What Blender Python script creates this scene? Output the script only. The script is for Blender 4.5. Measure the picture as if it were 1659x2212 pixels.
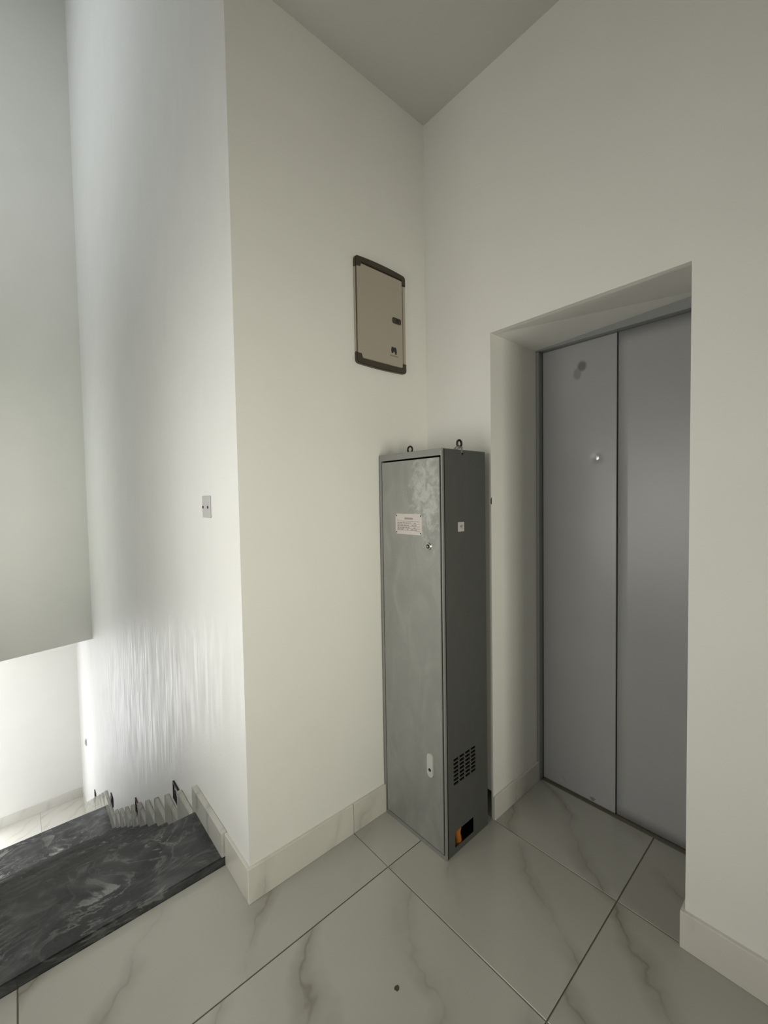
import bpy, bmesh, math, random
from mathutils import Vector, Matrix
random.seed(7)
for o in list(bpy.data.objects): bpy.data.objects.remove(o, do_unlink=True)
SC = bpy.context.scene
COL = SC.collection

# ------------------------------------------------------------------ camera
CAM = Vector((-1.7032, -1.5662, 1.595))
YAW, PITCH, ROLL, FPX = 0.8491, 0.0375, -0.0170, 902.913
fw = Vector((math.cos(YAW)*math.cos(PITCH), math.sin(YAW)*math.cos(PITCH), -math.sin(PITCH)))
rt = Vector((math.sin(YAW), -math.cos(YAW), 0)); up = rt.cross(fw)
r2 = rt*math.cos(ROLL) + up*math.sin(ROLL); u2 = -rt*math.sin(ROLL) + up*math.cos(ROLL)
cd = bpy.data.cameras.new('camera'); cam = bpy.data.objects.new('camera', cd); COL.objects.link(cam)
cam.matrix_world = Matrix(((r2.x, u2.x, -fw.x, CAM.x), (r2.y, u2.y, -fw.y, CAM.y), (r2.z, u2.z, -fw.z, CAM.z), (0, 0, 0, 1)))
cd.sensor_fit = 'HORIZONTAL'; cd.sensor_width = 36; cd.lens = FPX/1659*36; cd.clip_start = 0.05
SC.camera = cam

# ------------------------------------------------------------------ world, daylight, exposure
w = bpy.data.worlds.new('overcast'); SC.world = w; w.use_nodes = True
w.node_tree.nodes['Background'].inputs[0].default_value = (0.80, 0.88, 1.0, 1)
w.node_tree.nodes['Background'].inputs[1].default_value = 0.6
VS = SC.view_settings
VS.view_transform = 'Standard'; VS.look = 'None'; VS.gamma = 1; VS.use_curve_mapping = False
VS.exposure = 0.0

def daylight(name, loc, size, direction, power, color):
    """daylight entering through a window: an area light filling the opening, just outside the glass"""
    l = bpy.data.lights.new(name, 'AREA'); l.shape = 'RECTANGLE'; l.size, l.size_y = size
    l.energy = power; l.color = color
    o = bpy.data.objects.new(name, l); COL.objects.link(o); o.location = loc
    o.rotation_euler = Vector(direction).to_track_quat('-Z', 'Y').to_euler()
    return o
# windows (all outside the picture): landing window in the left wall and street window
# in the lower hall's far wall; the others are added to brighten dim walls
XL = -2.35; TL = 0.32           # left wall plane and thickness
WIN = [  # n, axis, plane, thickness, u0, u1, v0, v1, inward, watts, colour, bars, label
    (1, 0, XL, TL, -1.10, 0.50, 0.70, 2.05, 1, 32, (1.0, 0.975, 0.875), 3, 'wide white-framed window on the left of the landing'),
    (2, 1, -4.6, 0.2, -1.40, -0.40, 0.60, 2.10, 1, 15, (1.0, 0.97, 0.81), 2, 'added fill-light window behind the viewer'),  # unseen fill source, added to light the back wall
    (3, 1, 4.5, 0.2, -4.30, -2.75, -2.9, -0.25, 1, 84, (0.97, 0.99, 1.0), 2, 'large added window that brightens the far wall of the lower hall'),  # added in the hall's near wall to light the far wall
    (4, 0, XL, TL, 3.15, 4.25, 0.15, 2.80, 1, 16, (0.97, 1.0, 0.86), 2, 'added window beside the lower stairs that brightens the header wall'),  # unseen, added for light on the header and stair wall
    (5, 1, 6.60, 0.2, -3.35, -2.20, -3.0, -0.74, -1, 82, (0.98, 0.985, 1.0), 2, 'large street window of the lower hall beside the brightly lit wall'),
    (6, 0, XL, TL, 1.30, 4.40, 3.80, 7.20, 1, 23, (0.98, 1.0, 0.87), 3, 'added high window that brightens the upper stairwell'),  # unseen, added to lift the dark top of the stairwell
]
for (n, ax, pl, th, u0, u1, v0, v1, s_, pw, col, bars, lab) in WIN:
    c = [0, 0, (v0+v1)/2]; c[ax] = pl - s_*(th+0.03); c[1-ax] = (u0+u1)/2; d = [0, 0, 0]; d[ax] = s_
    lo = daylight('daylight_window_%d' % n, c, (u1-u0, v1-v0), d, pw, col)
    if n == 2: lo.data.spread = math.radians(62)        # beam narrowed so wall tops and floor fall off darker
def win_holes(axis, plane): return [w_[4:8] for w_ in WIN if w_[1] == axis and abs(w_[2]-plane) < 1e-6]

# ------------------------------------------------------------------ material helpers
def mat(name, base, rough=0.5, metal=0.0, spec=0.5):
    m = bpy.data.materials.new(name); m.use_nodes = True
    b = m.node_tree.nodes['Principled BSDF']
    b.inputs['Base Color'].default_value = (*base, 1); b.inputs['Roughness'].default_value = rough
    b.inputs['Metallic'].default_value = metal; b.inputs['Specular IOR Level'].default_value = spec
    return m, m.node_tree.nodes, m.node_tree.links, b
def node(ns, t, **kw):
    n = ns.new(t)
    for k, v in kw.items():
        if k.startswith('i_'): n.inputs[k[2:].replace('_', ' ')].default_value = v
        else: setattr(n, k, v)
    return n
def ramp(ns, ls, src, stops, interp='LINEAR'):
    r = ns.new('ShaderNodeValToRGB'); r.color_ramp.interpolation = interp
    e = r.color_ramp.elements
    while len(e) > 1: e.remove(e[-1])
    for i, (p, c) in enumerate(stops):
        if i == 0: e[0].position = p; k = e[0]
        else: k = e.new(p)
        k.color = (*c, 1) if len(c) == 3 else c
    ls.new(src, r.inputs[0]); return r
def coords(ns, ls, scale=(1, 1, 1), rot=(0, 0, 0), rnd=0.0, kind='Object'):
    tc = ns.new('ShaderNodeTexCoord'); mp = ns.new('ShaderNodeMapping')
    mp.inputs['Scale'].default_value = scale; mp.inputs['Rotation'].default_value = rot
    ls.new(tc.outputs[kind], mp.inputs[0])
    if rnd:
        oi = ns.new('ShaderNodeObjectInfo'); vm = ns.new('ShaderNodeVectorMath'); vm.operation = 'SCALE'
        cx = ns.new('ShaderNodeCombineXYZ')
        for k in range(3): ls.new(oi.outputs['Random'], cx.inputs[k])
        vm.inputs['Scale'].default_value = rnd
        ls.new(cx.outputs[0], vm.inputs[0])
        ad = ns.new('ShaderNodeVectorMath'); ad.operation = 'ADD'
        ls.new(mp.outputs[0], ad.inputs[0]); ls.new(vm.outputs[0], ad.inputs[1])
        return ad.outputs[0]
    return mp.outputs[0]
def bump(ns, ls, b, src, strength, dist=0.002):
    bp = ns.new('ShaderNodeBump'); bp.inputs['Strength'].default_value = strength; bp.inputs['Distance'].default_value = dist
    ls.new(src, bp.inputs['Height']); ls.new(bp.outputs[0], b.inputs['Normal'])

def plaster(name, base, rough=0.55, streak=False):
    m, ns, ls, b = mat(name, base, rough, spec=0.35)
    v = coords(ns, ls)
    n1 = node(ns, 'ShaderNodeTexNoise', i_Scale=3.0, i_Detail=3.0); ls.new(v, n1.inputs['Vector'])
    c = ramp(ns, ls, n1.outputs[0], [(0.3, tuple(x*0.97 for x in base)), (0.7, base)])
    ls.new(c.outputs[0], b.inputs['Base Color'])
    n2 = node(ns, 'ShaderNodeTexNoise', i_Scale=160.0, i_Detail=4.0); ls.new(v, n2.inputs['Vector'])
    if streak:                       # long brush and trowel marks, hanging down
        v2 = coords(ns, ls, (1, 14, 1.6), (0.22, 0, 0))
        n3 = node(ns, 'ShaderNodeTexNoise', i_Scale=2.4, i_Detail=5.0); ls.new(v2, n3.inputs['Vector'])
        mx = node(ns, 'ShaderNodeMath', operation='MULTIPLY_ADD'); mx.inputs[1].default_value = 1.6
        ls.new(n3.outputs[0], mx.inputs[0]); ls.new(n2.outputs[0], mx.inputs[2])
        bump(ns, ls, b, mx.outputs[0], 0.17, 0.004)
        r = ramp(ns, ls, n3.outputs[0], [(0.35, (0.42,)*3), (0.7, (0.6,)*3)]); ls.new(r.outputs[0], b.inputs['Roughness'])
    else: bump(ns, ls, b, n2.outputs[0], 0.12)
    return m

def white_marble(name, base, vein, scale=1.0, rough=0.16, rot=math.radians(-42), amount=1.0, rnd=9.0, dirt=True):
    m, ns, ls, b = mat(name, base, rough)
    v = coords(ns, ls, (scale,)*3, (0, 0, rot), rnd)
    vd = node(ns, 'ShaderNodeTexNoise', i_Scale=1.3, i_Detail=5.0, i_Roughness=0.55); ls.new(v, vd.inputs['Vector'])
    sc = node(ns, 'ShaderNodeVectorMath', operation='MULTIPLY_ADD'); sc.inputs[1].default_value = (0.55, 0.55, 0.55)
    ls.new(vd.outputs[1], sc.inputs[0]); ls.new(v, sc.inputs[2])
    wv = node(ns, 'ShaderNodeTexWave', wave_type='BANDS', bands_direction='Y', wave_profile='SIN', i_Scale=0.52, i_Distortion=1.2, i_Detail=2.0, i_Detail_Scale=1.5)
    ls.new(sc.outputs[0], wv.inputs['Vector'])
    r1 = ramp(ns, ls, wv.outputs[1], [(0.0, (0.0,)*3), (0.26, (0.0,)*3), (0.465, (0.42,)*3), (0.50, (0.74,)*3), (0.535, (0.40,)*3), (0.78, (0.0,)*3)])
    n = node(ns, 'ShaderNodeTexNoise', i_Scale=2.6, i_Detail=5.0); ls.new(v, n.inputs['Vector'])
    r2_ = ramp(ns, ls, n.outputs[0], [(0.40, (0,)*3), (0.64, (1,)*3)])
    ml = node(ns, 'ShaderNodeMath', operation='MULTIPLY'); ls.new(r1.outputs[0], ml.inputs[0]); ls.new(r2_.outputs[0], ml.inputs[1])
    ml2 = node(ns, 'ShaderNodeMath', operation='MULTIPLY'); ml2.inputs[1].default_value = amount; ls.new(ml.outputs[0], ml2.inputs[0])
    mx = node(ns, 'ShaderNodeMix', data_type='RGBA'); mx.inputs[6].default_value = (*base, 1); mx.inputs[7].default_value = (*vein, 1)
    ls.new(ml2.outputs[0], mx.inputs[0])
    # broad cloudy tint
    n3 = node(ns, 'ShaderNodeTexNoise', i_Scale=1.1, i_Detail=2.0); ls.new(v, n3.inputs['Vector'])
    mx2 = node(ns, 'ShaderNodeMix', data_type='RGBA', blend_type='MULTIPLY'); mx2.inputs[0].default_value = 1.0
    r3 = ramp(ns, ls, n3.outputs[0], [(0.3, (0.90, 0.895, 0.875)), (0.65, (1, 1, 1))])
    ls.new(mx.outputs[2], mx2.inputs[6]); ls.new(r3.outputs[0], mx2.inputs[7])
    ls.new(mx2.outputs[2], b.inputs['Base Color'])
    return m

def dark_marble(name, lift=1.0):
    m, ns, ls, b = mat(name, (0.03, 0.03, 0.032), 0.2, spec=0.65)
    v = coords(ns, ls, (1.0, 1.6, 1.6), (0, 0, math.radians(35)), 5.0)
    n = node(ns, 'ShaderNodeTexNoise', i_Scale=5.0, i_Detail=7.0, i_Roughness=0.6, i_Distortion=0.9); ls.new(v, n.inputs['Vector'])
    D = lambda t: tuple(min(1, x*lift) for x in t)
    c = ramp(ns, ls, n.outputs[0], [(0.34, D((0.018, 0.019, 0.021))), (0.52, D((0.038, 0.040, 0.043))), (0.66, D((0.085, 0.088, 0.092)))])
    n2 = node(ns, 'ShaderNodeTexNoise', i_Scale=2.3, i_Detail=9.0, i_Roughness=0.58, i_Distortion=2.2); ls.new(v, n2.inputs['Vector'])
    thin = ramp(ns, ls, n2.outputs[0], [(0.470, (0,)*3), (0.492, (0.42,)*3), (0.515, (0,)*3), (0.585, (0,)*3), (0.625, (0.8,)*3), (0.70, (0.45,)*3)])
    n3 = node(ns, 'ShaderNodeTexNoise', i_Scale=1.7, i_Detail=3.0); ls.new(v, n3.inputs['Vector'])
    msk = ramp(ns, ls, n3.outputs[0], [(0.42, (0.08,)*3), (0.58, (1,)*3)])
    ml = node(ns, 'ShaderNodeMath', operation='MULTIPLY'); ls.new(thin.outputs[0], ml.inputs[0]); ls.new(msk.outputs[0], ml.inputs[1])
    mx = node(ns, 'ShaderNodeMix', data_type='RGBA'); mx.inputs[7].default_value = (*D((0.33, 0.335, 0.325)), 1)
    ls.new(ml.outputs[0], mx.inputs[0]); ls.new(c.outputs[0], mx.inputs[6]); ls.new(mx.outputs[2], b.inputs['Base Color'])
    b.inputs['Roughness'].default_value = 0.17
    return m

def metal_paint(name, base, rough, metal=0.0, mottled=0.0, scale=14.0, stretch=(1, 1, 0.5)):
    m, ns, ls, b = mat(name, base, rough, metal)
    v = coords(ns, ls, stretch)
    n = node(ns, 'ShaderNodeTexNoise', i_Scale=scale, i_Detail=5.0, i_Roughness=0.6, i_Distortion=0.8); ls.new(v, n.inputs['Vector'])
    d = mottled
    c = ramp(ns, ls, n.outputs[0], [(0.28, tuple(x*(1-d) for x in base)), (0.5, base), (0.72, tuple(min(1, x*(1+1.6*d)) for x in base))])
    ls.new(c.outputs[0], b.inputs['Base Color'])
    r = ramp(ns, ls, n.outputs[0], [(0.3, (rough*1.15,)*3), (0.7, (rough*0.85,)*3)]); ls.new(r.outputs[0], b.inputs['Roughness'])
    n2 = node(ns, 'ShaderNodeTexNoise', i_Scale=2.5, i_Detail=1.0); ls.new(v, n2.inputs['Vector'])
    bump(ns, ls, b, n2.outputs[0], 0.15, 0.004)
    return m

def galvanised(name, base):
    """galvanised sheet: faint spangle, with pale oxidised blotches in the upper lock-side area"""
    m = metal_paint(name, base, 0.34, 0.5, 0.10, 8.0); ns = m.node_tree.nodes; ls = m.node_tree.links; b = ns['Principled BSDF']
    old = b.inputs['Base Color'].links[0].from_socket
    tc = ns.new('ShaderNodeTexCoord')
    sb = node(ns, 'ShaderNodeVectorMath', operation='SUBTRACT'); sb.inputs[1].default_value = (CX0_, -0.31, 1.60); ls.new(tc.outputs['Object'], sb.inputs[0])
    ml = node(ns, 'ShaderNodeVectorMath', operation='MULTIPLY'); ml.inputs[1].default_value = (0, 1/0.16, 1/0.42); ls.new(sb.outputs[0], ml.inputs[0])
    ln = node(ns, 'ShaderNodeVectorMath', operation='LENGTH'); ls.new(ml.outputs[0], ln.inputs[0])
    r0 = ramp(ns, ls, ln.outputs['Value'], [(0.1, (1,)*3), (1.0, (0,)*3)], 'EASE')
    n = node(ns, 'ShaderNodeTexNoise', i_Scale=26.0, i_Detail=6.0, i_Roughness=0.68, i_Distortion=0.6); ls.new(tc.outputs['Object'], n.inputs['Vector'])
    ad = node(ns, 'ShaderNodeMath', operation='MULTIPLY_ADD'); ad.inputs[1].default_value = 0.30; ls.new(r0.outputs[0], ad.inputs[0]); ls.new(n.outputs[0], ad.inputs[2])
    r1 = ramp(ns, ls, ad.outputs[0], [(0.66, (0,)*3), (0.86, (0.62,)*3)])
    mx = node(ns, 'ShaderNodeMix', data_type='RGBA'); mx.inputs[7].default_value = (0.62, 0.63, 0.62, 1)
    ls.new(r1.outputs[0], mx.inputs[0]); ls.new(old, mx.inputs[6]); ls.new(mx.outputs[2], b.inputs['Base Color'])
    return m
CX0_ = -0.3547

def lift_paint(name, base):
    """satin grey paint with one rubbed smudge near the top of the panel"""
    m, ns, ls, b = mat(name, base, 0.33)
    tc = ns.new('ShaderNodeTexCoord')
    facs = []
    for (y, z, ry, rz, a) in ((-0.634, 2.232, 0.030, 0.034, 0.75), (-0.612, 2.200, 0.027, 0.040, 0.42)):
        sb = node(ns, 'ShaderNodeVectorMath', operation='SUBTRACT'); sb.inputs[1].default_value = (0.46, y, z); ls.new(tc.outputs['Object'], sb.inputs[0])
        ml = node(ns, 'ShaderNodeVectorMath', operation='MULTIPLY'); ml.inputs[1].default_value = (0, 1/ry, 1/rz); ls.new(sb.outputs[0], ml.inputs[0])
        ln = node(ns, 'ShaderNodeVectorMath', operation='LENGTH'); ls.new(ml.outputs[0], ln.inputs[0])
        r = ramp(ns, ls, ln.outputs['Value'], [(0.45, (a,)*3), (1.0, (0,)*3)], 'EASE'); facs.append(r)
    ad = node(ns, 'ShaderNodeMath', operation='MAXIMUM'); ls.new(facs[0].outputs[0], ad.inputs[0]); ls.new(facs[1].outputs[0], ad.inputs[1])
    n = node(ns, 'ShaderNodeTexNoise', i_Scale=3.0, i_Detail=3.0); ls.new(tc.outputs['Object'], n.inputs['Vector'])
    c = ramp(ns, ls, n.outputs[0], [(0.3, tuple(x*0.95 for x in base)), (0.7, base)])
    mx = node(ns, 'ShaderNodeMix', data_type='RGBA'); mx.inputs[7].default_value = (0.085, 0.083, 0.070, 1)
    ls.new(ad.outputs[0], mx.inputs[0]); ls.new(c.outputs[0], mx.inputs[6]); ls.new(mx.outputs[2], b.inputs['Base Color'])
    n2 = node(ns, 'ShaderNodeTexNoise', i_Scale=1.6, i_Detail=1.0); ls.new(tc.outputs['Object'], n2.inputs['Vector'])
    bump(ns, ls, b, n2.outputs[0], 0.2, 0.006)
    return m

M = {}
M['plaster'] = plaster('white_plaster', (0.78, 0.773, 0.735))
M['plaster_stair'] = plaster('satin_stair_plaster', (0.80, 0.797, 0.79), 0.42, True)
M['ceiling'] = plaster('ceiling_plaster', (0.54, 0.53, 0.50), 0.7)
M['tile'] = white_marble('marble_tile', (0.43, 0.425, 0.385), (0.165, 0.155, 0.125), 1.0)
M['skirting'] = white_marble('skirting_marble', (0.66, 0.645, 0.60), (0.42, 0.40, 0.36), 1.6, 0.2)
M['stair_skirting'] = white_marble('veined_stair_skirting', (0.56, 0.55, 0.51), (0.16, 0.18, 0.19), 2.6, 0.12, amount=1.1)
M['dark_marble'] = dark_marble('dark_grey_marble')
M['lifted_marble'] = dark_marble('lifted_dark_marble', 2.8)  # dark marble recipe with every tone raised, for the intermediate landing
M['mud'] = mat('dried_mud', (0.07, 0.055, 0.035), 0.9)[0]
M['grout'] = mat('grout', (0.20, 0.185, 0.15), 0.9)[0]
M['lift_paint'] = lift_paint('lift_grey_paint', (0.335, 0.337, 0.343))
M['lift_frame'] = metal_paint('lift_frame_paint', (0.24, 0.245, 0.25), 0.4)
M['galv'] = galvanised('galvanised_door', (0.33, 0.335, 0.325))
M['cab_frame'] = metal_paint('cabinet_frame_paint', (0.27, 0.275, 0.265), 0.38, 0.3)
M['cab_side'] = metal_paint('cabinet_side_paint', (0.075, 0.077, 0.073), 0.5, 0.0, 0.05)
M['dark_metal'] = mat('dark_metal', (0.03, 0.028, 0.025), 0.45, 0.6)[0]
M['steel'] = mat('zinc_steel', (0.5, 0.49, 0.46), 0.3, 0.9)[0]
M['latch_zinc'] = mat('latch_zinc', (0.52, 0.52, 0.50), 0.4, 0.2)[0]
M['black'] = mat('black_plastic', (0.012, 0.012, 0.012), 0.5)[0]
M['inside'] = mat('cabinet_inside', (0.02, 0.02, 0.02), 0.8)[0]
M['orange'] = mat('orange_conduit', (0.45, 0.14, 0.015), 0.45)[0]
M['plate_paper'] = metal_paint('nameplate_foil', (0.62, 0.57, 0.55), 0.3, 0.25)
M['ink'] = mat('printed_ink', (0.22, 0.20, 0.19), 0.6)[0]
M['sticker'] = mat('sticker_paper', (0.50, 0.47, 0.45), 0.5)[0]
M['breaker_door'] = metal_paint('breaker_door_paint', (0.40, 0.355, 0.295), 0.35, 0.1)
M['bronze'] = metal_paint('breaker_bronze_trim', (0.055, 0.042, 0.028), 0.35, 0.2)
M['plate_grey'] = mat('blank_plate_grey', (0.50, 0.49, 0.50), 0.5)[0]
M['maroon'] = mat('maroon_plastic', (0.10, 0.03, 0.03), 0.5)[0]
M['window_frame'] = mat('window_frame_white', (0.75, 0.75, 0.75), 0.4)[0]
def glass():
    m = bpy.data.materials.new('window_glass'); m.use_nodes = True; ns = m.node_tree.nodes; ls = m.node_tree.links
    ns.remove(ns['Principled BSDF']); t = ns.new('ShaderNodeBsdfTransparent'); g = ns.new('ShaderNodeBsdfGlossy'); g.inputs['Roughness'].default_value = 0.02
    x = ns.new('ShaderNodeMixShader'); x.inputs[0].default_value = 0.06
    ls.new(t.outputs[0], x.inputs[1]); ls.new(g.outputs[0], x.inputs[2]); ls.new(x.outputs[0], ns['Material Output'].inputs[0]); return m
M['glass'] = glass()

# ------------------------------------------------------------------ mesh helpers
def link(name, bm, m, parent=None, smooth=False):
    me = bpy.data.meshes.new(name); bmesh.ops.recalc_face_normals(bm, faces=bm.faces[:]); bm.to_mesh(me); bm.free()
    me.materials.append(M[m] if isinstance(m, str) else m)
    if smooth:
        for p in me.polygons: p.use_smooth = True
    o = bpy.data.objects.new(name, me); COL.objects.link(o)
    if parent: attach(o, parent)
    return o
def attach(o, parent):
    o.parent = parent; o.matrix_parent_inverse = Matrix.Translation(-parent.location)
def abox(bm, x0, x1, y0, y1, z0, z1, bev=0.0, seg=1):
    vs = [bm.verts.new((x, y, z)) for x in (x0, x1) for y in (y0, y1) for z in (z0, z1)]
    fs = [bm.faces.new([vs[i] for i in f]) for f in ((0, 1, 3, 2), (4, 6, 7, 5), (0, 4, 5, 1), (2, 3, 7, 6), (0, 2, 6, 4), (1, 5, 7, 3))]
    if bev: bmesh.ops.bevel(bm, geom=list({e for f in fs for e in f.edges}), offset=bev, segments=seg, affect='EDGES')
def box(name, m, x0, x1, y0, y1, z0, z1, parent=None, bev=0.0, seg=1):
    bm = bmesh.new(); abox(bm, min(x0, x1), max(x0, x1), min(y0, y1), max(y0, y1), min(z0, z1), max(z0, z1), bev, seg)
    return link(name, bm, m, parent)
def prism(bm, pts, axis, a, b):
    """polygon in the two other axes (order x,y,z without axis) extruded along axis from a to b"""
    def P(u, v, t): return {0: (t, u, v), 1: (u, t, v), 2: (u, v, t)}[axis]
    A = [bm.verts.new(P(u, v, a)) for u, v in pts]; B = [bm.verts.new(P(u, v, b)) for u, v in pts]
    n = len(pts); bm.faces.new(A); bm.faces.new(B[::-1])
    for i in range(n): bm.faces.new((A[i], A[(i+1) % n], B[(i+1) % n], B[i]))
def holed(bm, axis, a, b, u0, u1, v0, v1, holes):
    """slab between a and b along axis, with rectangular through holes (u0,u1,v0,v1)"""
    us = sorted({u0, u1, *[h[0] for h in holes], *[h[1] for h in holes]}); vs = sorted({v0, v1, *[h[2] for h in holes], *[h[3] for h in holes]})
    us = [u for u in us if u0 <= u <= u1]; vs = [v for v in vs if v0 <= v <= v1]
    def P(u, v, t): return {0: (t, u, v), 1: (u, t, v), 2: (u, v, t)}[axis]
    cache = {}
    def V(i, j, k):
        if (i, j, k) not in cache: cache[(i, j, k)] = bm.verts.new(P(us[i], vs[j], (a, b)[k]))
        return cache[(i, j, k)]
    nu, nv = len(us)-1, len(vs)-1
    def full(i, j):
        if not (0 <= i < nu and 0 <= j < nv): return False
        cu, cv = (us[i]+us[i+1])/2, (vs[j]+vs[j+1])/2
        return not any(h[0] < cu < h[1] and h[2] < cv < h[3] for h in holes)
    for i in range(nu):
        for j in range(nv):
            if not full(i, j): continue
            for k in (0, 1): bm.faces.new((V(i, j, k), V(i+1, j, k), V(i+1, j+1, k), V(i, j+1, k)))
            if not full(i-1, j): bm.faces.new((V(i, j, 0), V(i, j+1, 0), V(i, j+1, 1), V(i, j, 1)))
            if not full(i+1, j): bm.faces.new((V(i+1, j, 0), V(i+1, j+1, 0), V(i+1, j+1, 1), V(i+1, j, 1)))
            if not full(i, j-1): bm.faces.new((V(i, j, 0), V(i+1, j, 0), V(i+1, j, 1), V(i, j, 1)))
            if not full(i, j+1): bm.faces.new((V(i, j+1, 0), V(i+1, j+1, 0), V(i+1, j+1, 1), V(i, j+1, 1)))
def tube(bm, pts, r, n=10, closed=False):
    rings = []; m = len(pts)
    for i, p in enumerate(pts):
        p = Vector(p); q = Vector(pts[(i+1) % m]) if (closed or i < m-1) else p; s = Vector(pts[i-1]) if (closed or i > 0) else p
        t = (q-s).normalized(); a = t.orthogonal() if abs(t.x) > .9 else t.cross(Vector((1, 0, 0))); a.normalize(); b_ = t.cross(a)
        rings.append([bm.verts.new(p + (a*math.cos(k*2*math.pi/n) + b_*math.sin(k*2*math.pi/n))*r) for k in range(n)])
    for i in range(m if closed else m-1):
        A, B = rings[i], rings[(i+1) % m]
        for k in range(n): bm.faces.new((A[k], A[(k+1) % n], B[(k+1) % n], B[k]))
    if not closed: bm.faces.new(rings[0]); bm.faces.new(rings[-1][::-1])
def disc(bm, c, axis, r, d, n=20, r1=None):
    c = Vector(c); ax = Vector(axis).normalized(); a = ax.orthogonal().normalized(); b_ = ax.cross(a); r1 = r if r1 is None else r1
    A = [bm.verts.new(c + (a*math.cos(k*2*math.pi/n) + b_*math.sin(k*2*math.pi/n))*r) for k in range(n)]
    B = [bm.verts.new(c + ax*d + (a*math.cos(k*2*math.pi/n) + b_*math.sin(k*2*math.pi/n))*r1) for k in range(n)]
    bm.faces.new(A); bm.faces.new(B[::-1])
    for k in range(n): bm.faces.new((A[k], A[(k+1) % n], B[(k+1) % n], B[k]))
def tag(o, label, cat, kind=None, group=None):
    o['label'] = label; o['category'] = cat
    if kind: o['kind'] = kind
    if group: o['group'] = group
    return o
def empty(name, loc, label, cat, kind=None, group=None):
    o = bpy.data.objects.new(name, None); COL.objects.link(o); o.location = loc; o.empty_display_size = 0.1
    return tag(o, label, cat, kind, group)

# ------------------------------------------------------------------ dimensions
L = 1.0637; HC = 3.5615; YB = -4.6
OY0, OY1, OZ = -0.4072, -1.1893, 2.354      # lift recess in the right wall
DEP = 0.4212; DX = 0.46                      # recess depth, door plane
Y0, GO, RI = 0.60, 0.283, 0.174              # first nosing, going, riser
YLAND = 3.83; ZLAND = -10*RI; ZLOW = ZLAND - 8*RI
YHEAD = 4.56; ZHEAD = -0.080; YFAR = 6.60; XLOW = -4.6; YLOWN = 4.5; HS = 8.6
SILL = 0.235; BH = 0.140; BT = 0.012

# ------------------------------------------------------------------ walls, ceiling
bm = bmesh.new(); prism(bm, [(-L, 0), (0, 0), (0.6, 0), (0.6, 0.15), (-L+0.15, 0.15)], 2, -0.2, HS)
tag(link('wall_back', bm, 'plaster'), 'off-white plaster wall behind the breaker panel and the grey cabinet', 'wall', 'structure')
bm = bmesh.new(); prism(bm, [(-L, 0), (-L+0.15, 0.15), (-L+0.15, YFAR+0.15), (-L, YFAR+0.15)], 2, ZLOW-0.2, HS)
wall_stair = tag(link('wall_stair', bm, 'plaster_stair'), 'bright white plaster wall running down beside the staircase', 'wall', 'structure')
bm = bmesh.new()
cut = (-0.396, -0.285, 0.0, 0.138)
holed(bm, 0, 0.0, 0.03, YB, 0.0, -0.2, HC, [(OY1, OY0, -0.2, OZ), cut])
holed(bm, 0, 0.03, 0.34, YB, 0.0, -0.2, HC, [(OY1, OY0, -0.2, 2.41), cut])
holed(bm, 0, 0.34, DEP, YB, 0.0, -0.2, HC, [(OY1, OY0, -0.2, 2.41)])
wall_right = tag(link('wall_right', bm, 'plaster'), 'off-white plaster wall with the recessed lift doorway', 'wall', 'structure')
bm = bmesh.new()                                       # rough soffit of the recess, rising a little to the back right
v = [bm.verts.new(p) for p in ((0.03, OY0, OZ), (0.03, OY1, OZ), (DEP, OY1, 2.405), (DEP, OY0, 2.360), (0.03, OY0, 2.409), (0.03, OY1, 2.409), (DEP, OY1, 2.409), (DEP, OY0, 2.409))]
for f in ((0, 1, 2, 3), (4, 7, 6, 5), (0, 4, 5, 1), (1, 5, 6, 2), (2, 6, 7, 3), (3, 7, 4, 0)): bm.faces.new([v[i] for i in f])
link('recess_soffit', bm, 'plaster', wall_right)
bm = bmesh.new(); prism(bm, [(-0.4073, 1.549), (-0.4042, 1.553), (-0.4046, 1.572), (-0.4073, 1.580)], 0, -0.0004, 0.004)
link('plaster_chip', bm, 'black', wall_right)
box('shaft_wall', 'inside', 0.62, 0.70, -1.5, -0.1, -0.2, 2.8, wall_right)
bm = bmesh.new(); holed(bm, 0, XL-TL, XL, YB-0.2, YHEAD+0.15, ZLOW-0.2, HS, win_holes(0, XL)+[(YLOWN, 99, -99, ZHEAD)])
tag(link('wall_left', bm, 'plaster'), 'white plaster wall with the landing window and added ones on the left of the landing and stairs', 'wall', 'structure')
bm = bmesh.new(); holed(bm, 1, YB-0.2, YB, XL, 0.6, -0.2, HC, win_holes(1, YB))
tag(link('wall_front', bm, 'plaster'), 'white plaster wall behind the viewer, with an added fill-light window', 'wall', 'structure')
bm = bmesh.new(); prism(bm, [(XL, ZHEAD-0.075), (-L, ZHEAD+0.004), (-L, HS), (XL, HS)], 1, YHEAD, YHEAD+0.15)
tag(link('wall_header', bm, 'plaster'), 'plain wall closing the stairwell above the lower flight', 'wall', 'structure')
bm = bmesh.new(); holed(bm, 1, YFAR, YFAR+0.2, XLOW-0.2, -L, ZLOW-0.2, ZHEAD+0.1, win_holes(1, YFAR))
tag(link('wall_far', bm, 'plaster'), 'brightly lit white wall at the foot of the stairs', 'wall', 'structure')
bm = bmesh.new(); holed(bm, 0, XLOW-0.2, XLOW, YLOWN-0.2, YFAR, ZLOW-0.2, ZHEAD+0.1, win_holes(0, XLOW))
tag(link('wall_lower_left', bm, 'plaster'), 'white left wall of the lower hall', 'wall', 'structure')
bm = bmesh.new(); holed(bm, 1, YLOWN-0.2, YLOWN, XLOW, XL-TL, ZLOW-0.2, ZHEAD+0.1, win_holes(1, YLOWN))
tag(link('wall_lower_near', bm, 'plaster'), 'white wall beside the lower flight', 'wall', 'structure')
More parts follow.
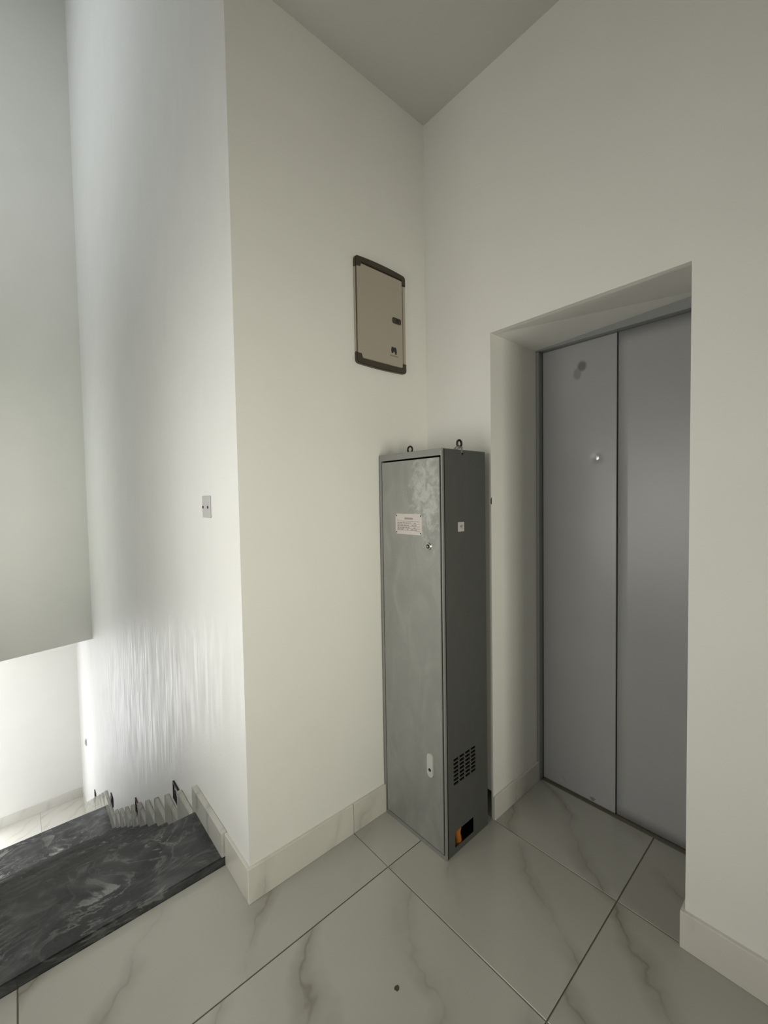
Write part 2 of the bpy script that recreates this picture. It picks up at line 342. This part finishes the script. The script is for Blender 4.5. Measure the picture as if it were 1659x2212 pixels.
tag(box('ceiling', 'ceiling', XL, 0.6, YB, 0.10, HC, HC+0.15), 'grey-white ceiling above the landing', 'ceiling', 'structure')
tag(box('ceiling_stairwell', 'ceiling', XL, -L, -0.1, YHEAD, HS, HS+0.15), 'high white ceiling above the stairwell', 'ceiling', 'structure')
box('upper_parapet', 'plaster', XL, -L, -0.05, 0.10, HC+0.15, HS, bpy.data.objects['ceiling_stairwell'])
cl = tag(box('ceiling_lower', 'ceiling', XLOW, -L, YHEAD+0.15, YFAR, ZHEAD, ZHEAD+0.15), 'white ceiling of the lower hall', 'ceiling', 'structure')
box('ceiling_lower_side', 'ceiling', XLOW, XL-TL, YLOWN-0.2, YHEAD+0.15, ZHEAD, ZHEAD+0.15, cl)
tag(box('trim_1', 'plaster', XLOW, -L, YFAR-0.12, YFAR, -0.675, ZHEAD), 'white beam along the top of the far lower wall', 'beam', 'structure')

# ------------------------------------------------------------------ windows (outside the picture, they light it)
for (n, ax, pl, th, u0, u1, v0, v1, s_, pw, colr, bars, lab) in WIN:
    loc = [0, 0, v0]; loc[ax] = pl; loc[1-ax] = (u0+u1)/2
    root = empty('window_%d' % n, loc, lab, 'window', 'structure')
    a = pl - s_*(th-0.01); b = pl - s_*(th-0.06); g0 = pl - s_*(th-0.03); g1 = pl - s_*(th-0.036)
    us = [u0+0.04+(u1-u0-0.08)*k/bars for k in range(bars+1)]
    hs = [(us[k]+(0.018 if k else 0), us[k+1]-(0.018 if k < bars-1 else 0), v0+0.04, v1-0.04) for k in range(bars)]
    bm = bmesh.new(); holed(bm, ax, min(a, b), max(a, b), u0, u1, v0, v1, hs); link('window_frame', bm, 'window_frame', root)
    for h in hs:
        bm = bmesh.new(); holed(bm, ax, min(g0, g1), max(g0, g1), *h, []); link('pane', bm, 'glass', root)

# ------------------------------------------------------------------ tiled floors
def tiles(parent, xs, ys, z, m='tile', gap=0.0045, th=0.012):
    for i in range(len(xs)-1):
        for j in range(len(ys)-1):
            x0, x1, y0, y1 = xs[i], xs[i+1], ys[j], ys[j+1]
            cx, cy = (x0+x1)/2, (y0+y1)/2; hx, hy = (x1-x0)/2-gap/2, (y1-y0)/2-gap/2
            bm = bmesh.new(); abox(bm, -hx, hx, -hy, hy, -th, 0); 
            es = [e for e in bm.edges if all(v.co.z > -1e-6 for v in e.verts)]
            bmesh.ops.bevel(bm, geom=es, offset=0.0012, segments=1, affect='EDGES')
            me = bpy.data.meshes.new('tile'); bmesh.ops.recalc_face_normals(bm, faces=bm.faces[:]); bm.to_mesh(me); bm.free(); me.materials.append(M[m])
            o = bpy.data.objects.new('tile', me); COL.objects.link(o); o.location = (cx, cy, z); o.parent = parent
TX, TY, TY1 = 0.558, 0.7162, -0.2525
bm = bmesh.new(); abox(bm, XL, 0.0, YB, SILL, -0.20, -0.004); abox(bm, 0.0, DX+0.02, OY1, OY0, -0.2, -0.004)
floor = tag(link('floor', bm, 'grout'), 'landing floor of large grey-white marble tiles with brown veins', 'floor', 'structure')
TXL = -TX-1.2
ys = [YB, TY1-6*TY, TY1-5*TY, TY1-4*TY, TY1-3*TY, TY1-2*TY, TY1-TY, TY1]
tiles(floor, [XL, TXL, -TX, 0.0], ys, 0.0)
tiles(floor, [XL, TXL], [TY1, SILL], 0.0); tiles(floor, [-TX, 0.0], [TY1, 0.0], 0.0)
g = 0.00225; cx, cy = -1.2, -0.05                      # one tile cut round the wall corner
bm = bmesh.new(); prism(bm, [(x_-cx, y_-cy) for x_, y_ in ((TXL+g, TY1+g), (-TX-g, TY1+g), (-TX-g, -0.001), (-L-0.001, -0.001), (-L-0.001, SILL-g), (TXL+g, SILL-g))], 2, -0.012, 0)
o = link('tile', bm, 'tile'); o.location = (cx, cy, 0); o.parent = floor
tiles(floor, [0.0, DX-0.012], [OY1, TY1-TY, OY0], 0.0)
bm = bmesh.new(); prism(bm, [(-0.835+0.009*math.cos(k*.7)*(1+.3*math.sin(k*2.3)), -0.603+0.008*math.sin(k*.7)) for k in range(9)], 2, 0.0002, 0.001)
link('dirt_spot', bm, 'mud', floor)
bm = bmesh.new(); abox(bm, XLOW, -L, YLOWN, YFAR, ZLOW-0.2, ZLOW-0.004)
floor_lower = tag(link('floor_lower', bm, 'grout'), 'white marble tiled floor of the lower hall', 'floor', 'structure')
tiles(floor_lower, [XLOW, -4.0, -3.4, -2.8, -2.2, -1.6, -L], [5.86, YFAR], ZLOW, 'skirting', 0.003)

# ------------------------------------------------------------------ skirting boards
def board(parent, x0, x1, y0, y1, z0=0.0, h=BH, m='skirting'):
    return box('baseboard_piece', m, x0, x1, y0, y1, z0, z0+h, parent, 0.0015)
r = empty('baseboard_back', (-L/2, 0, 0), 'marble baseboard along the wall under the breaker panel', 'baseboard', 'structure')
board(r, -L-BT, -TX-0.0008, -BT, 0); board(r, -TX+0.0008, -0.001, -BT, 0)
r = empty('baseboard_stair', (-L, 0.1, 0), 'short marble baseboard beside the dark stair sill', 'baseboard', 'structure')
board(r, -L-BT, -L, 0.0005, SILL-0.0005)
r = empty('baseboard_right', (0, -2, 0), 'marble baseboard along the wall right of the lift', 'baseboard', 'structure')
board(r, -0.016, 0, OY1+0.012, -1.95, h=0.132); board(r, -0.016, 0, -1.952, YB, h=0.132)
board(r, 0.0005, DEP-0.02, OY1, OY1+0.012, h=0.132)
r = empty('baseboard_recess', (0.2, OY0, 0), 'grimy marble baseboard inside the lift recess', 'baseboard', 'structure')
board(r, -0.002, 0.19, OY0-BT, OY0, h=0.115); board(r, 0.192, DEP, OY0-BT, OY0, h=0.108)
r = empty('baseboard_far', (-2, YFAR, ZLOW), 'white marble baseboard at the foot of the brightly lit wall', 'baseboard', 'structure')
board(r, XLOW, -2.6, YFAR-BT, YFAR, ZLOW, 0.145); board(r, -2.598, -L-BT, YFAR-BT, YFAR, ZLOW, 0.145)
board(r, -L-BT, -L, 5.86, YFAR, ZLOW, 0.145)

# ------------------------------------------------------------------ staircase
st = empty('staircase', ((XL-L)/2, Y0, 0), 'straight dark grey marble staircase going down, with stepped white marble skirting', 'stairs')
def slab(name, y0, y1, z, th=0.03, m='dark_marble', parent=st):
    """marble slab with eased edges, own origin so that each shows its own veining"""
    bm = bmesh.new(); cx, cy = (XL-L)/2, (y0+y1)/2; h = (-L-XL)/2-0.002
    abox(bm, -h, h, y0-cy, y1-cy, -th, 0, 0.004, 2)
    o = link(name, bm, m); o.location = (cx, cy, z); o.parent = parent; o.matrix_parent_inverse = Matrix.Translation(-parent.location); return o
SILLZ = 0.038
slab('top_sill', SILL, Y0, SILLZ, 0.048)
def skirt(ya, yb, z, znext, ynose, t=0.026):
    bm = bmesh.new()
    pts = [(ya, z), (ynose, z), (ynose, znext), (yb, znext), (yb, z+0.145), (ya, z+0.145)]
    prism(bm, pts, 0, -L-t, -L-0.0015)
    bmesh.ops.recalc_face_normals(bm, faces=bm.faces[:])
    bmesh.ops.bevel(bm, geom=[e for e in bm.edges if all(v.co.z > z+0.14 for v in e.verts)], offset=0.003, segments=2, affect='EDGES')
    link('skirting_block', bm, 'stair_skirting', st)
OV = 0.04
bm = bmesh.new(); pts = [(SILL, SILLZ), (Y0+0.001, SILLZ), (Y0+0.001, -RI+0.146), (Y0+OV, -RI+0.146), (Y0+OV, BH+0.003), (SILL, BH+0.003)]
prism(bm, pts, 0, -L-0.026, -L-0.0015); link('skirting_block', bm, 'stair_skirting', st)
z = 0; ny = Y0
def flight(n, ny, z):
    for k in range(1, n+1):
        z2 = z-RI; last = (k == n); y2 = ny+GO
        box('riser', 'dark_marble', XL+0.002, -L-0.002, ny-0.045, ny-0.025, z2+0.0005, z-0.0305 if z else -0.011, st)
        if not last:
            slab('tread', ny-0.045, y2, z2)
            skirt(ny+OV, y2+OV, z2, z2-RI+0.146, y2+0.001)
            ny, z = y2, z2
        else: z = z2
    return ny, z
ny, z = flight(10, Y0, 0.0)
slab('intermediate_landing', ny-0.045, YLAND, z, m='lifted_marble')
skirt(ny+OV, YLAND+OV, z, z-RI+0.146, YLAND+0.001)
ny, z = flight(8, YLAND, z)
bm = bmesh.new()                                        # concrete body under the treads
pts = [(SILL, -0.012)]
yy, zz = Y0-0.045, 0
poly = [(SILL, -0.012), (Y0-0.046, -0.012)]
yy = Y0-0.046; zz = -RI-0.031; poly.append((yy, zz))
for k in range(1, 10): poly += [(yy+GO, zz), (yy+GO, zz-RI)]; yy += GO; zz -= RI
poly += [(YLAND-0.046, zz), (YLAND-0.046, zz-RI)]; yy = YLAND-0.046; zz -= RI
for k in range(1, 8):
    poly += [(yy+GO, zz), (yy+GO, zz-RI if k < 7 else ZLOW)]; yy += GO; zz -= RI
poly += [(3.9, ZLOW), (SILL, -0.5)]
prism(bm, poly, 0, XL+0.002, -L-0.002); link('stair_body', bm, 'grout', st)

# ------------------------------------------------------------------ step light boxes in the stair wall
def step_box(yc, zc, rim, label):
    s = 0.052; x = -L
    root = empty('step_light_box', (x, yc, zc-s), label, 'light box', None, 'open light boxes above the stair skirting')
    bm = bmesh.new(); holed(bm, 0, x-0.010, x, yc-s, yc+s, zc-s, zc+s, [(yc-s+0.009, yc+s-0.009, zc-s+0.009, zc+s-0.009)]); link('rim', bm, rim, root)
    box('back_plate', 'plate_grey', x-0.003, x, yc-s+0.009, yc+s-0.009, zc-s+0.009, zc+s-0.009, root)
    bm = bmesh.new(); tube(bm, [(x-0.004, yc-0.02, zc-0.03), (x-0.010, yc-0.012, zc-0.012), (x-0.007, yc+0.004, zc-0.022), (x-0.009, yc+0.016, zc-0.006), (x-0.004, yc+0.022, zc+0.008)], 0.005, 8)
    link('wire_tail', bm, 'black', root, True)
step_box(1.022, -0.108, 'black', 'black-rimmed open light box near the top of the stairs')
step_box(2.19, -0.845, 'maroon', 'maroon-rimmed open light box halfway down the first flight')
step_box(3.51, -1.51, 'black', 'black-rimmed open light box above the intermediate landing')
step_box(4.93, -2.225, 'black', 'black-rimmed open light box above the lower flight')
root = empty('light_switch', (-L, 5.76, -1.93), 'small grey light switch on the stair wall by the lower hall', 'switch')
box('plate', 'plate_grey', -L-0.012, -L, 5.735, 5.785, -1.93, -1.84, root, 0.003); box('rocker', 'ink', -L-0.017, -L-0.012, 5.75, 5.77, -1.915, -1.855, root, 0.002)

# blank cover plate with two screw holes
root = empty('blank_cover_plate', (-L, 0.351, 1.512), 'grey blank cover plate with two black screws on the stair wall', 'cover plate')
box('plate', 'plate_grey', -L-0.006, -L, 0.302, 0.400, 1.513, 1.610, root, 0.002)
for y in (0.326, 0.388):
    bm = bmesh.new(); disc(bm, (-L-0.006, y, 1.560), (-1, 0, 0), 0.0065, 0.002, 14); link('screw', bm, 'black', root)

# ------------------------------------------------------------------ lift door
dr = empty('door_1', (DX, (OY0+OY1)/2, 0), 'grey two-panel sliding lift door in the wall recess', 'lift door', 'structure')
def panel(ya, yb, x, dents):
    bm = bmesh.new(); z0, z1 = 0.010, 2.352; ny_, nz = (96, 480) if dents else (8, 40)
    g = []
    for j in range(nz+1):
        row = []
        for i in range(ny_+1):
            y = ya+(yb-ya)*i/ny_; zz = z0+(z1-z0)*j/nz; d = 0
            for (dy, dz, r_, a) in dents: d += a*math.exp(-((y-dy)**2+(zz-dz)**2)/(r_*r_))
            row.append(bm.verts.new((x+d, y, zz)))
        g.append(row)
    for j in range(nz):
        for i in range(ny_): bm.faces.new((g[j][i], g[j][i+1], g[j+1][i+1], g[j+1][i]))
    fr = [f for f in bm.faces]; ed = [e for e in bm.edges if e.is_boundary]
    ex = bmesh.ops.extrude_edge_only(bm, edges=ed); vs = [e for e in ex['geom'] if isinstance(e, bmesh.types.BMVert)]
    for v_ in vs: v_.co.x += 0.03
    bmesh.ops.contextual_create(bm, geom=[e for e in bm.edges if e.is_boundary])
    o = link('door_panel', bm, 'lift_paint', dr)
    for p in o.data.polygons: p.use_smooth = abs(p.normal.x) > 0.5
    return o
panel(-0.4265, -0.7980, DX, [(-0.706, 1.768, 0.020, 0.005), (-0.535, 0.05, 0.008, 0.004)])
panel(-0.8035, -1.172, DX+0.004, [])
bm = bmesh.new(); rr, bb = 0.050, 0.015                   # shallow steel cap added in the dent to make its bright glint
rows = [[bm.verts.new((DX+0.0052-(math.sqrt(rr*rr-(bb*i/6)**2)-math.sqrt(rr*rr-bb*bb)), -0.706+bb*i/6*math.cos(k*math.pi/9), 1.768+bb*1.2*i/6*math.sin(k*math.pi/9))) for k in range(18)] for i in range(1, 7)]
tip = bm.verts.new((DX+0.0052-(rr-math.sqrt(rr*rr-bb*bb)), -0.706, 1.768))
for k in range(18):
    bm.faces.new((tip, rows[0][k], rows[0][(k+1) % 18]))
    for i in range(5): bm.faces.new((rows[i][k], rows[i+1][k], rows[i+1][(k+1) % 18], rows[i][(k+1) % 18]))
link('dent_glint', bm, 'steel', dr, True)
box('frame_post', 'lift_frame', DEP, DX+0.035, OY0-0.0155, OY0, 0.0, 2.352, dr, 0.002)
box('frame_post', 'lift_frame', DEP, DX+0.035, OY1, OY1+0.0145, 0.0, 2.352, dr, 0.002)
box('frame_header', 'lift_frame', DEP, DX+0.035, OY1, OY0, 2.3535, 2.44, dr, 0.002)
box('door_sill', 'dark_metal', DX-0.011, DX+0.035, OY1, OY0, -0.03, -0.010, dr)
bm = bmesh.new()
pts = [(-0.690+0.012*math.cos(k*.7)*(1+.4*math.sin(k*2.1)), 0.026+0.009*math.sin(k*.7)) for k in range(9)]
prism(bm, pts, 0, DX-0.002, DX-0.0003); link('mud_splash', bm, 'grout', dr)

# ------------------------------------------------------------------ control cabinet
CX0, CX1, CY0, CY1, CH = -0.3547, -0.0478, -0.4067, -0.006, 1.7944
cb = empty('control_cabinet', ((CX0+CX1)/2, (CY0+CY1)/2, 0), 'tall grey metal lift control cabinet standing in the corner', 'cabinet')
louv = []
for c in range(4):
    for k in range(7): louv.append((-0.300+0.0415*c, -0.300+0.0415*c+0.033, 0.316+0.0178*k, 0.316+0.0178*k+0.0080))
bm = bmesh.new(); cutout = (-0.294, -0.160, 0.027, 0.098)
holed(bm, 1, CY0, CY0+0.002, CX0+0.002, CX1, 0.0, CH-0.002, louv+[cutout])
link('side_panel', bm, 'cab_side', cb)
for h in louv:                                           # pressed louvre hood over each slot
    bm = bmesh.new(); x0, x1, z0, z1 = h
    v = [bm.verts.new(p) for p in ((x0, CY0, z0-0.006), (x1, CY0, z0-0.006), (x0, CY0, z0), (x1, CY0, z0), (x0+0.003, CY0-0.004, z0+0.001), (x1-0.003, CY0-0.004, z0+0.001))]
    for f in ((0, 1, 5, 4), (0, 4, 2), (1, 3, 5), (2, 4, 5, 3)): bm.faces.new([v[i] for i in f])
    link('louvre', bm, 'cab_side', cb)
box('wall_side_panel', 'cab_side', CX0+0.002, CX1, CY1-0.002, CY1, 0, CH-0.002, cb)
box('back_panel', 'inside', CX1-0.002, CX1, CY0+0.002, CY1-0.002, 0, CH-0.002, cb)
box('top_panel', 'cab_frame', CX0+0.002, CX1, CY0, CY1, CH-0.002, CH, cb)
box('bottom_panel', 'inside', CX0+0.002, CX1-0.002, CY0+0.002, CY1-0.002, 0.002, 0.004, cb)
DZ0, DZ1, DY0, DY1 = 0.022, 1.757, -0.3935, -0.024      # door opening in the front frame
bm = bmesh.new(); holed(bm, 0, CX0, CX0+0.016, CY0, CY1, 0.0, CH-0.002, [(DY0-0.0065, DY1+0.003, DZ0-0.003, DZ1+0.008)]); link('front_frame', bm, 'cab_frame', cb)
box('corner_fold', 'cab_frame', CX0-0.0004, CX0+0.010, CY0-0.0012, CY0-0.0001, 0.0, CH, cb)
dor = box('door', 'galv', CX0-0.001, CX0+0.014, DY0, DY1, DZ0, DZ1, cb, 0.002, 2)
def sub(name, bm, m, par, smooth=False): return link(name, bm, m, par, smooth)
# nameplate: foil plate with cut corners, heading and printed lines (illegible in the photo)
y0, y1, z0, z1 = -0.289, -0.118, 1.418, 1.513; c = 0.010; x = CX0-0.001
bm = bmesh.new(); prism(bm, [(y0+c, z0), (y1-c, z0), (y1, z0+c), (y1, z1-c), (y1-c, z1), (y0+c, z1), (y0, z1-c), (y0, z0+c)], 0, x-0.0015, x); pl = link('nameplate', bm, 'plate_paper', dor)
pl['label'] = 'pinkish printed foil nameplate with cut corners'
bm = bmesh.new(); yy = -0.180
while yy > -0.232: abox(bm, x-0.0019, x-0.0015, yy-0.0042, yy, 1.487, 1.4955); yy -= 0.0060
link('print_heading', bm, 'ink', pl)
for k, zz in enumerate((1.478, 1.466, 1.455, 1.445, 1.436)):
    bm = bmesh.new(); abox(bm, x-0.0018, x-0.0015, y0+0.012, y1-0.010, zz, zz+0.0014)
    if k:
        yy = y1-0.014
        while yy > y0+0.03:
            wd = random.uniform(0.008, 0.02); 
            if random.random() < .62: abox(bm, x-0.0018, x-0.0015, yy-wd, yy, zz+0.003, zz+0.0065)
            yy -= wd+0.004
    link('print_line', bm, 'ink', pl)
for (yy, zz) in ((y0+0.008, z0+0.009), (y0+0.008, z1-0.009), (y1-0.008, z0+0.009), (y1-0.008, z1-0.009)):
    bm = bmesh.new(); disc(bm, (x-0.0015, yy, zz), (-1, 0, 0), 0.003, 0.001, 10); link('rivet', bm, 'dark_metal', pl)
# lock
bm = bmesh.new(); disc(bm, (x, -0.327, 1.373), (-1, 0, 0), 0.017, 0.006, 28, 0.014); lk = link('lock', bm, 'steel', dor)
bm = bmesh.new(); disc(bm, (x-0.006, -0.327, 1.373), (-1, 0, 0), 0.010, 0.0006, 24); link('lock_well', bm, 'black', lk)
bm = bmesh.new(); disc(bm, (x-0.006, -0.327, 1.373), (-1, 0, 0), 0.0038, 0.003, 14); link('key_pin', bm, 'steel', lk)
# latch: oblong plate with a key hole
bm = bmesh.new(); a = 0.017; pts = []
for k in range(13): t = math.pi*k/12; pts.append((-0.322+a*math.cos(t), 0.428+a*math.sin(t)))
for k in range(13): t = math.pi+math.pi*k/12; pts.append((-0.322+a*math.cos(t), 0.356+a*math.sin(t)))
prism(bm, pts, 0, x-0.007, x); lt = link('latch', bm, 'latch_zinc', dor)
bm = bmesh.new(); disc(bm, (x-0.007, -0.322, 0.372), (-1, 0, 0), 0.0075, 0.0008, 16); link('latch_keyhole', bm, 'black', lt)
# stickers and rivets
bm = bmesh.new(); abox(bm, -0.253, -0.209, CY0-0.0006, CY0-0.0001, 1.434, 1.476); s_ = link('sticker', bm, 'sticker', cb); s_['label'] = 'small pale paper sticker on the side'
bm = bmesh.new()
for (xa, xb, za) in ((-0.241, -0.234, 1.456), (-0.2335, -0.228, 1.457), (-0.2275, -0.219, 1.458), (-0.236, -0.222, 1.452)): abox(bm, xa, xb, CY0-0.0010, CY0-0.0006, za, za+0.004)
link('sticker_print', bm, 'ink', s_)
for zz in (1.779, 1.766):
    bm = bmesh.new(); disc(bm, (CX0, -0.4005, zz), (-1, 0, 0), 0.0028, 0.001, 10); link('rivet', bm, 'steel', cb)
# lifting eyes
def eye(c, r_, tr, m, ax='y'):
    bm = bmesh.new(); pts = []
    for k in range(28):
        t = 2*math.pi*k/28
        pts.append((c[0]+(r_*math.cos(t) if ax == 'x' else 0.0), c[1]+(r_*math.cos(t) if ax == 'y' else 0.0), c[2]+r_*math.sin(t)))
    tube(bm, pts, tr, 10, True); return bm
e1 = link('lifting_eye', eye((-0.30, -0.165, CH+0.018), 0.015, 0.0042, 'dark_metal'), 'dark_metal', cb, True)
bm = bmesh.new(); disc(bm, (-0.30, -0.165, CH), (0, 0, 1), 0.011, 0.004, 16); link('eye_collar', bm, 'dark_metal', e1)
e2 = link('lifting_eye', eye((-0.222, CY0+0.012, CH+0.028), 0.015, 0.0048, 'dark_metal', 'x'), 'dark_metal', cb, True)
bm = bmesh.new(); tube(bm, [(-0.222, CY0+0.012, CH+0.014), (-0.236, CY0+0.012, CH+0.010), (-0.252, CY0+0.012, CH+0.001)], 0.0075, 10); link('eye_shank', bm, 'cab_frame', e2, True)
bm = bmesh.new(); abox(bm, -0.229, -0.217, CY0-0.003, CY0-0.0001, CH-0.022, CH+0.014, 0.001); abox(bm, -0.229, -0.217, CY0-0.003, CY0+0.013, CH+0.011, CH+0.014, 0.001); link('fixing_tab', bm, 'steel', e2)
bm = bmesh.new(); disc(bm, (-0.223, CY0-0.003, CH-0.019), (0, -1, 0), 0.0048, 0.004, 6); link('fixing_bolt', bm, 'dark_metal', e2)
# orange conduit seen through the cut-out
bm = bmesh.new()
for (xx, yy, lean) in ((-0.252, CY0+0.021, 0.004), (-0.222, CY0+0.045, -0.006)):
    n = 22; pts = [(xx+lean*math.sin(i*.5), yy, 0.006+0.150*i/n) for i in range(n+1)]
    tube(bm, pts, 0.0160, 12)
link('orange_conduit', bm, 'orange', cb, True)

# ------------------------------------------------------------------ breaker panel on the back wall
bp = empty('breaker_panel', (-0.325, 0, 2.22), 'flat brown-grey breaker panel hung on the plaster wall above the cabinet', 'breaker panel')
BX0, BX1, BZ0, BZ1, BD = -0.490, -0.168, 2.219, 2.712, 0.015
def rrect(x0, x1, z0, z1, r_, n=6):
    pts = []
    for (cx_, cz, a0) in ((x1-r_, z1-r_, 0), (x0+r_, z1-r_, 90), (x0+r_, z0+r_, 180), (x1-r_, z0+r_, 270)):
        for k in range(n+1): t = math.radians(a0+90*k/n); pts.append((cx_+r_*math.cos(t), cz+r_*math.sin(t)))
    return pts
bm = bmesh.new(); prism(bm, rrect(BX0+0.003, BX1-0.003, BZ0+0.004, BZ1-0.004, 0.02), 1, -BD+0.006, 0); link('back_box', bm, 'breaker_door', bp)
def cap(top):
    s = 1 if top else -1; ze = BZ1 if top else BZ0; r_ = 0.018; pts = []; b_ = 0.030; leg = 0.020; lx = 0.030
    def Z(d): return ze - s*d
    bow = 0.006 if top else 0.004
    n = 10
    outer = []
    for k in range(7): t = math.radians(180-90*k/6); outer.append((BX0+r_+r_*math.cos(t), r_-r_*math.sin(t)))
    for k in range(1, n): u = k/n; outer.append((BX0+r_+(BX1-BX0-2*r_)*u, -bow*4*u*(1-u)))
    for k in range(7): t = math.radians(90-90*k/6); outer.append((BX1-r_+r_*math.cos(t), r_-r_*math.sin(t)))
    inner = [(BX1, b_+leg), (BX1-lx+0.006, b_+leg), (BX1-lx, b_-0.004)]
    inner += [(BX0+lx+8e-3, b_-0.004), (BX0+lx, b_+leg), (BX0, b_+leg)]
    bm = bmesh.new(); prism(bm, [(x_, Z(d)) for x_, d in outer+inner], 1, -BD-0.003, 0)
    bmesh.ops.recalc_face_normals(bm, faces=bm.faces[:])
    bmesh.ops.bevel(bm, geom=[e for e in bm.edges if all(v_.co.y < -BD-0.002 for v_ in e.verts)], offset=0.003, segments=2, affect='EDGES')
    return link('end_cap', bm, 'bronze', bp)
cap(True); cap(False)
for (xa, xb) in ((BX0, BX0+0.006), (BX1-0.022, BX1)):
    box('side_rail', 'breaker_door', xa, xb, -BD, 0, BZ0+0.051, BZ1-0.051, bp, 0.003, 2)
bd = box('door', 'breaker_door', BX0+0.0075, BX1-0.024, -BD-0.001, -0.004, BZ0+0.028, BZ1-0.030, bp, 0.002, 2)
lt = box('latch', 'bronze', -0.262, -0.206, -BD-0.004, -BD-0.001, 2.458, 2.486, bd, 0.004, 2)
box('latch_slot', 'black', -0.240, -0.222, -BD-0.0055, -BD-0.004, 2.461, 2.483, lt, 0.001)
bm = bmesh.new(); y = -BD-0.0015                          # two-lobed emblem over a short line of print
prism(bm, [(-0.273, 2.322), (-0.270, 2.337), (-0.262, 2.341), (-0.254, 2.336), (-0.246, 2.341), (-0.238, 2.336), (-0.235, 2.320), (-0.237, 2.306), (-0.246, 2.304), (-0.250, 2.317), (-0.256, 2.318), (-0.260, 2.309), (-0.269, 2.309)], 1, y, -BD-0.001)
link('emblem', bm, 'black', bd)
bm = bmesh.new(); xx = -0.280
while xx < -0.226: abox(bm, xx, xx+0.0042, y, -BD-0.001, 2.2925, 2.2985); xx += 0.0056
link('emblem_print', bm, 'ink', bd)
